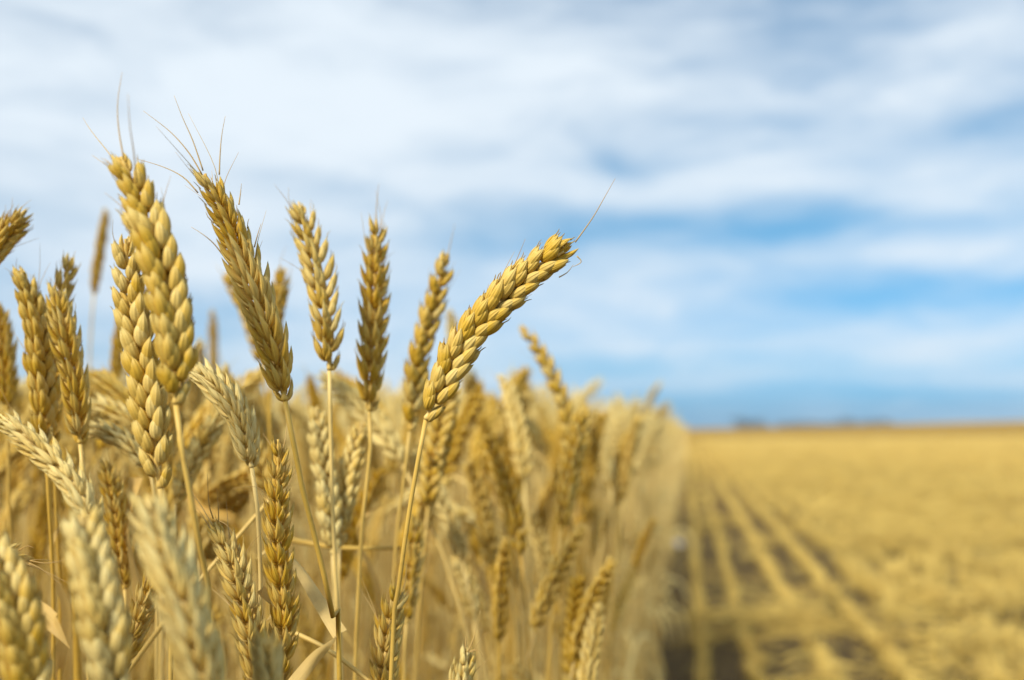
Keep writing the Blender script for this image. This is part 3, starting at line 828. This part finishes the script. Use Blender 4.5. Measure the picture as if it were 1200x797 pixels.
# --- loose straws and dry leaves among the front stalks ---------------------
def straw(label, pts, rad, pale=.5):
    P_ = [at(*p) for p in pts]; o0 = P_[0].copy()
    q, _ = catmull([p - o0 for p in P_], 20)
    mb = MB(); tube(mb, q, [rad * (1 - .35 * i / 19) for i in range(20)], 8)
    o = link("dry_straw", mb.mesh("dry_straw", MAT_STEM)); o.location = o0; o.color = (pale, 0, 0, 1)
    return tag(o, label, "straw")
def leaf_thing(label, pts, width, tw, pale=.5):
    P_ = [at(*p) for p in pts]; o0 = P_[0].copy()
    mb = blade([p - o0 for p in P_], width, tw)
    o = link("dry_leaf", mb.mesh("dry_leaf", MAT_LEAF)); o.location = o0; o.color = (pale, 0, 0, 1)
    return tag(o, label, "leaf")
leaf_thing("pale twisted dry leaf blade running down right to the knot of the left-leaning bare stem", [(398, 742, .40), (372, 700, .41), (345, 655, .42), (322, 640, .43), (300, 655, .44)], .0062, 1.6, .6)
leaf_thing("broad pale folded leaf crossing the bottom edge up to the stem knot", [(335, 812, .385), (362, 780, .39), (385, 757, .392), (396, 744, .395)], .0058, .8, .75)
straw("thin straw slanting down right across the bottom behind the folded leaf", [(330, 735, .44), (385, 762, .43), (450, 812, .42)], .0012, .5)
straw("blurred level straw crossing behind the centre left stems", [(335, 632, .56), (400, 642, .56), (470, 642, .57)], .0016, .25)
straw("long straw slanting up right behind the bent bare stem of the bright pale ear", [(140, 800, .47), (200, 720, .47), (260, 650, .48), (330, 570, .49)], .0013, .5)
leaf_thing("brown blurred leaf blade sloping at far lower left", [(20, 698, .47), (55, 722, .46), (82, 760, .45)], .008, .5, .25)
leaf_thing("thin bent leaf at the shoulder of the sharp low upright ear", [(306, 690, .40), (318, 705, .40), (322, 716, .405), (310, 730, .41)], .004, 2.0, .5)
straw("blurred orange-brown straw standing upright behind the foreground ears at lower left", [(92, 830, .52), (90, 760, .52), (88, 690, .52)], .0022, .05)

leaf_thing("torn pale leaf curling up beside the arching cream ear at lower left", [(62, 800, .50), (80, 720, .49), (60, 650, .48), (78, 600, .47)], .007, 3.0, .6)
leaf_thing("golden dry leaf blade arching behind the blurred pale upright ear", [(430, 800, .62), (446, 700, .61), (420, 620, .60), (455, 585, .60)], .008, 2.4, .3)
leaf_thing("tan curled leaf hanging down between the two foreground ears at lower left", [(160, 560, .50), (150, 620, .49), (165, 700, .48), (150, 770, .48)], .007, 3.5, .4)
leaf_thing("blurred pale leaf bent over in the crop right of the sharp bare stem", [(560, 800, .80), (570, 700, .79), (545, 640, .78), (510, 690, .78)], .009, 2.0, .6)
leaf_thing("blurred brown leaf slanting down right behind the bent bare stem of the tallest ear", [(210, 560, .60), (240, 600, .59), (275, 610, .58), (300, 650, .58)], .008, 1.5, .1)

# --- stalk kinds for the rest of the stand ----------------------------------
def profile_line(phi0, phi1, ph_ear, lean, Hs, n1=16, n2=10, Le=.092):
    pts = [Vector((0, 0, 0))]; p = Vector((0, 0, 0)); ls = Hs / (n1 - 1)
    for i in range(1, n1):
        u = i / (n1 - 1); ph = lean + (phi0) * u ** 5
        p = p + Vector((math.sin(ph), 0, math.cos(ph))) * ls; pts.append(p.copy())
    e = [p.copy()]
    for i in range(1, n2):
        u = i / (n2 - 1); ph = lean + phi0 + (phi1 - phi0) * u
        p = p + Vector((math.sin(ph), 0, math.cos(ph))) * Le / (n2 - 1); e.append(p.copy())
    return pts, e

def stand_kind(seed, q, nspk, stem_sides):
    r = random.Random(seed)
    phi0 = r.choice([.04, .08, .12, .2, .3, .45, .7]) * r.uniform(.7, 1.2)
    phi1 = phi0 + r.uniform(.1, .5) * (1 + phi0)
    st, e = profile_line(phi0, phi1, 0, r.uniform(-.03, .07), .70 * r.uniform(.98, 1.05), Le=r.uniform(.075, .098))
    tw = r.uniform(0, 3.14)
    smb, _ = stem_mesh(st, sides=stem_sides, n=16 if stem_sides < 6 else 24, nodes_=(.35, .65) if stem_sides > 5 else ())
    n = nspk; nE = n * 2 + 1
    pts, tot = catmull(e, nE)
    def S_at(u): return Vector((0, math.cos(tw + u * .5), 0)) + Vector((math.cos(phi0), 0, -math.sin(phi0))) * math.sin(tw + u * .5)
    fr = ear_frames(pts, S_at)
    emb = MB(); tube(emb, pts, [.0011] * nE, 5)
    fan = r.uniform(.9, 1.5); pl = r.uniform(.9, 1.12)
    tips = []
    for i in range(n):
        u = (i + .15) / (n + .6); k = min(nE - 2, max(1, int(u * (nE - 1))))
        p, t, s = fr[k]; sgn = 1 if i % 2 else -1
        m = frame_matrix(p + s * sgn * .0006, t, s, sgn, R(11 + r.uniform(-4, 5)), R(r.uniform(-10, 10)), envelope(u) * r.uniform(.92, 1.05) * 20 / n * .97)
        spikelet(emb, q, fan, pl, r, m, bristle=False)
        tips.append((m @ Vector((.003, 0, .011)), (m.to_3x3() @ Vector((.2, r.uniform(-.4, .4), 1))).normalized()))
    for i in range(4):
        p, d = tips[r.randrange(n // 2, n)]
        emb.merge(make_awn(p, d, r.uniform(.008, .022), Vector((r.gauss(0, .5), r.gauss(0, .5), 0)), rad=.00022))
    lf = None
    if r.random() < .32:
        k = r.randrange(4, 9); b = st[k]; a = r.uniform(0, 6.28); ln = r.uniform(.10, .2)
        dx, dy = math.cos(a), math.sin(a)
        lf = blade([b, b + Vector((dx * ln * .25, dy * ln * .25, ln * .4)), b + Vector((dx * ln * .6, dy * ln * .6, ln * .25)), b + Vector((dx * ln * .75, dy * ln * .75, -ln * r.uniform(.1, .6)))], r.uniform(.006, .010), r.uniform(1, 5), n=12)
    top = max(p.z for p in pts)
    return smb, emb, lf, top, pts[0], pts[-1]

KM = [stand_kind(100 + k, (8, 8, 4), 19, 6) for k in range(14)]
KM_mesh = [(a.mesh("stem", MAT_STEM), b.mesh("ear", MAT_HUSK), c.mesh("leaf", MAT_LEAF) if c else None) for a, b, c, *_ in KM]
SM = [stand_kind(100 + k, (5, 5, 2), 17, 4) for k in range(14)]
src = []
for k, (a, b, c, *_ ) in enumerate(SM):
    mb = MB(); mb.merge(a); mb.merge(b)
    if c: mb.merge(c)
    so_ = source("wheat_stalk_kind", mb, MAT_HUSK, -.05 + .4 * (k % 4 == 0))
    so_.data.materials.append(MAT_STEM)
    mi = np.zeros(len(so_.data.polygons), np.int32); mi[:len(a.f)] = 1
    so_.data.polygons.foreach_set("material_index", mi)
    src.append(so_)
# positions: drilled rows with jitter, dense near the edge of the crop
cand = []
ns = np.random.RandomState(21)
def spacing(d): return .034 if d < 2.5 else (.05 if d < 6 else (.08 if d < 14 else .16))
y = -.9
cells = []
for (y0, y1, x1, stp) in ((-.9, 3.2, -2.4, .040), (3.2, 8, -2.2, .062), (8, 20, -2.6, .10), (20, 60, -5, .22)):
    for yy in np.arange(y0, y1, stp):
        for xx in np.arange(WALL_X, x1, -stp):
            cells.append((xx + ns.uniform(-.5, .5) * stp - .012, yy + ns.uniform(-.5, .5) * stp, stp))
for (x, y, stp) in cells:
    x = min(x, WALL_X - abs(ns.normal(0, .03)) + .012)
    k = ns.randint(14); yaw = ns.uniform(0, 6.28)
    d = math.hypot(x, y)
    top = CAM_Z + .030 + ns.normal(0, .030) + (.012 if d > 1.3 else 0)
    if ns.rand() < .45: top -= ns.uniform(.03, .34)
    if d > 1.6: top = min(top, CAM_Z + .10)
    e0_, e1_ = KM[k][4], KM[k][5]
    if (e1_ - e0_).normalized().z < .72: top -= ns.uniform(.05, .30)
    sc = top / KM[k][3]
    cand.append([x, y, k, yaw, sc])
for i in range(60):
    yy = .55 * (6.5 ** ns.rand()); k = ns.choice([q for q in range(14) if (KM[q][5] - KM[q][4]).normalized().z > .8])
    top = CAM_Z + ns.uniform(-.16, .05)
    cand.append([WALL_X + ns.uniform(-.03, .02), yy, k, ns.uniform(0, 6.28), top / KM[k][3]])
def pos(c, v):
    x, y, k, yaw, sc = c
    return Vector((x + (v.x * math.cos(yaw) - v.y * math.sin(yaw)) * sc, y + (v.x * math.sin(yaw) + v.y * math.cos(yaw)) * sc, v.z * sc))
CLEAR = .60
near, rest = [], []
for c in cand:
    k = c[2]
    bad = False; vis = False; dmin = 9
    chk = [pos(c, KM[k][4]), pos(c, KM[k][5]), pos(c, Vector((0, 0, .62))), pos(c, Vector((0, 0, .45))), pos(c, Vector((0, 0, .25)))]
    for p in chk:
        q = project(p)
        if q is None: continue
        if -90 < q[0] < 1290 and -120 < q[1] < 900:
            if q[2] < CLEAR: bad = True
    # nothing may stand right beside the lens either, nor in front of the open stubble
    if any((p - cam.location).length < .26 for p in chk): bad = True
    e1 = chk[1]
    if e1.x > -.035 or chk[0].x > -.05: c[3] = math.pi + ns.uniform(-.8, .8); 
    chk = [pos(c, KM[k][4]), pos(c, KM[k][5])]
    if y < .35 and math.hypot(x + .1, y) < .95 and (project(chk[0]) is None or project(chk[0])[2] < .3 or not -50 < project(chk[0])[0] < 1250): continue
    if bad: continue
    # keep the sky clear above the crop close to the camera
    q = project(chk[1]); q0 = project(chk[0])
    if q and q[2] < 1.5 and -50 < q[0] < 1250:
        lim = 425 if q[0] < 440 else 425 + (q[0] - 440) * .16
        tops = min(q[1], q0[1])
        if tops < lim + ns.normal(0, 14):
            c[4] *= 1 - (lim + 12 - tops) / FPX * q[2] / CAM_Z
            q = project(pos(c, KM[k][5]))
    if q and q[2] < 4 and -20 < q[0] < 1220 and -20 < q[1] < 800: near.append((q[2], c))
    else: rest.append(c)
near.sort(key=lambda t: t[0])
N_IND = 252
indiv = [c for _, c in near[:N_IND]]; rest += [c for _, c in near[N_IND:]]
for (x, y, k, yaw, sc) in indiv:
    e = link("wheat_stalk", None); e.location = (x, y, 0); e.rotation_euler = (0, 0, yaw); e.scale = (min(1.08, sc * 1.0), min(1.08, sc), sc)
    tag(e, "blurred golden wheat stalk in the dense stand behind the sharper front ears", "wheat stalk", "blurred wheat stalks packed in the stand")
    pl = min(1, max(0, ns.normal(.15, .2))) if ns.rand() < .82 else .75
    a, b, c = KM_mesh[k]
    for nm, me in (("stem", a), ("ear", b), ("leaf", c)):
        if me:
            o = link(nm, me, e); o.color = (pl + (.2 if nm == "stem" else 0), .7, 0, 1)
scatter("standing_wheat", "dense stand of ripe golden wheat stretching back along the cut edge", "wheat",
        [(c[0], c[1], ground_z(c[0], c[1])) for c in rest], [(0, 0, c[3]) for c in rest], [c[4] for c in rest], [c[2] for c in rest], src)
print("stalks", len(indiv), len(rest), len(cand))

# ------------------------------------------------------------------ the pale stone at the foot of the crop
def stone():
    import bmesh
    bm = bmesh.new(); bmesh.ops.create_icosphere(bm, subdivisions=4, radius=.032)
    for v in bm.verts:
        n = mnoise.noise(v.co * 38) * .008 + mnoise.noise(v.co * 120) * .002
        v.co += v.co.normalized() * n; v.co.z *= .72
    me = bpy.data.meshes.new("stone"); bm.to_mesh(me); bm.free()
    me.polygons.foreach_set("use_smooth", np.ones(len(me.polygons), bool))
    m, t = new_mat("pale_stone"); p = t.nodes.new("ShaderNodeBsdfPrincipled"); p.inputs["Roughness"].default_value = .85
    n = t.nodes.new("ShaderNodeTexNoise"); n.inputs["Scale"].default_value = 40
    t.links.new(rgbmix(t, n.outputs[0], (.50, .46, .42), (.75, .71, .68)), p.inputs["Base Color"])
    t.links.new(p.outputs[0], t.nodes.new("ShaderNodeOutputMaterial").inputs[0]); me.materials.append(m)
    o = link("stone", me); v = at(788, 636, 1.0) - cam.location; k = CAM_Z / -v.z * .95
    o.location = (max(v.x * k, -.07), v.y * k, .03)
    tag(o, "small pale blurred stone at the foot of the standing crop beside the first stubble row", "stone")
stone()

# ------------------------------------------------------------------ air
def haze():
    x0, x1, y0, y1, z0, z1 = -260, 420, -12, 720, -10.0, 14.0
    v = [(x, y, z) for x in (x0, x1) for y in (y0, y1) for z in (z0, z1)]
    f = [(0, 1, 3, 2), (4, 6, 7, 5), (0, 4, 5, 1), (2, 3, 7, 6), (0, 2, 6, 4), (1, 5, 7, 3)]
    me = bpy.data.meshes.new("haze"); me.from_pydata(v, [], f); me.update()
    m, t = new_mat("haze_air"); p = t.nodes.new("ShaderNodeVolumePrincipled")
    p.inputs["Color"].default_value = (.75, .86, 1.0, 1); p.inputs["Density"].default_value = HAZE; p.inputs["Anisotropy"].default_value = .2
    t.links.new(p.outputs[0], t.nodes.new("ShaderNodeOutputMaterial").inputs["Volume"])
    me.materials.append(m)
    o = link("haze", me); tag(o, "thin blue summer haze over the field", "haze", kind="stuff")
HAZE = 0.0007
haze()
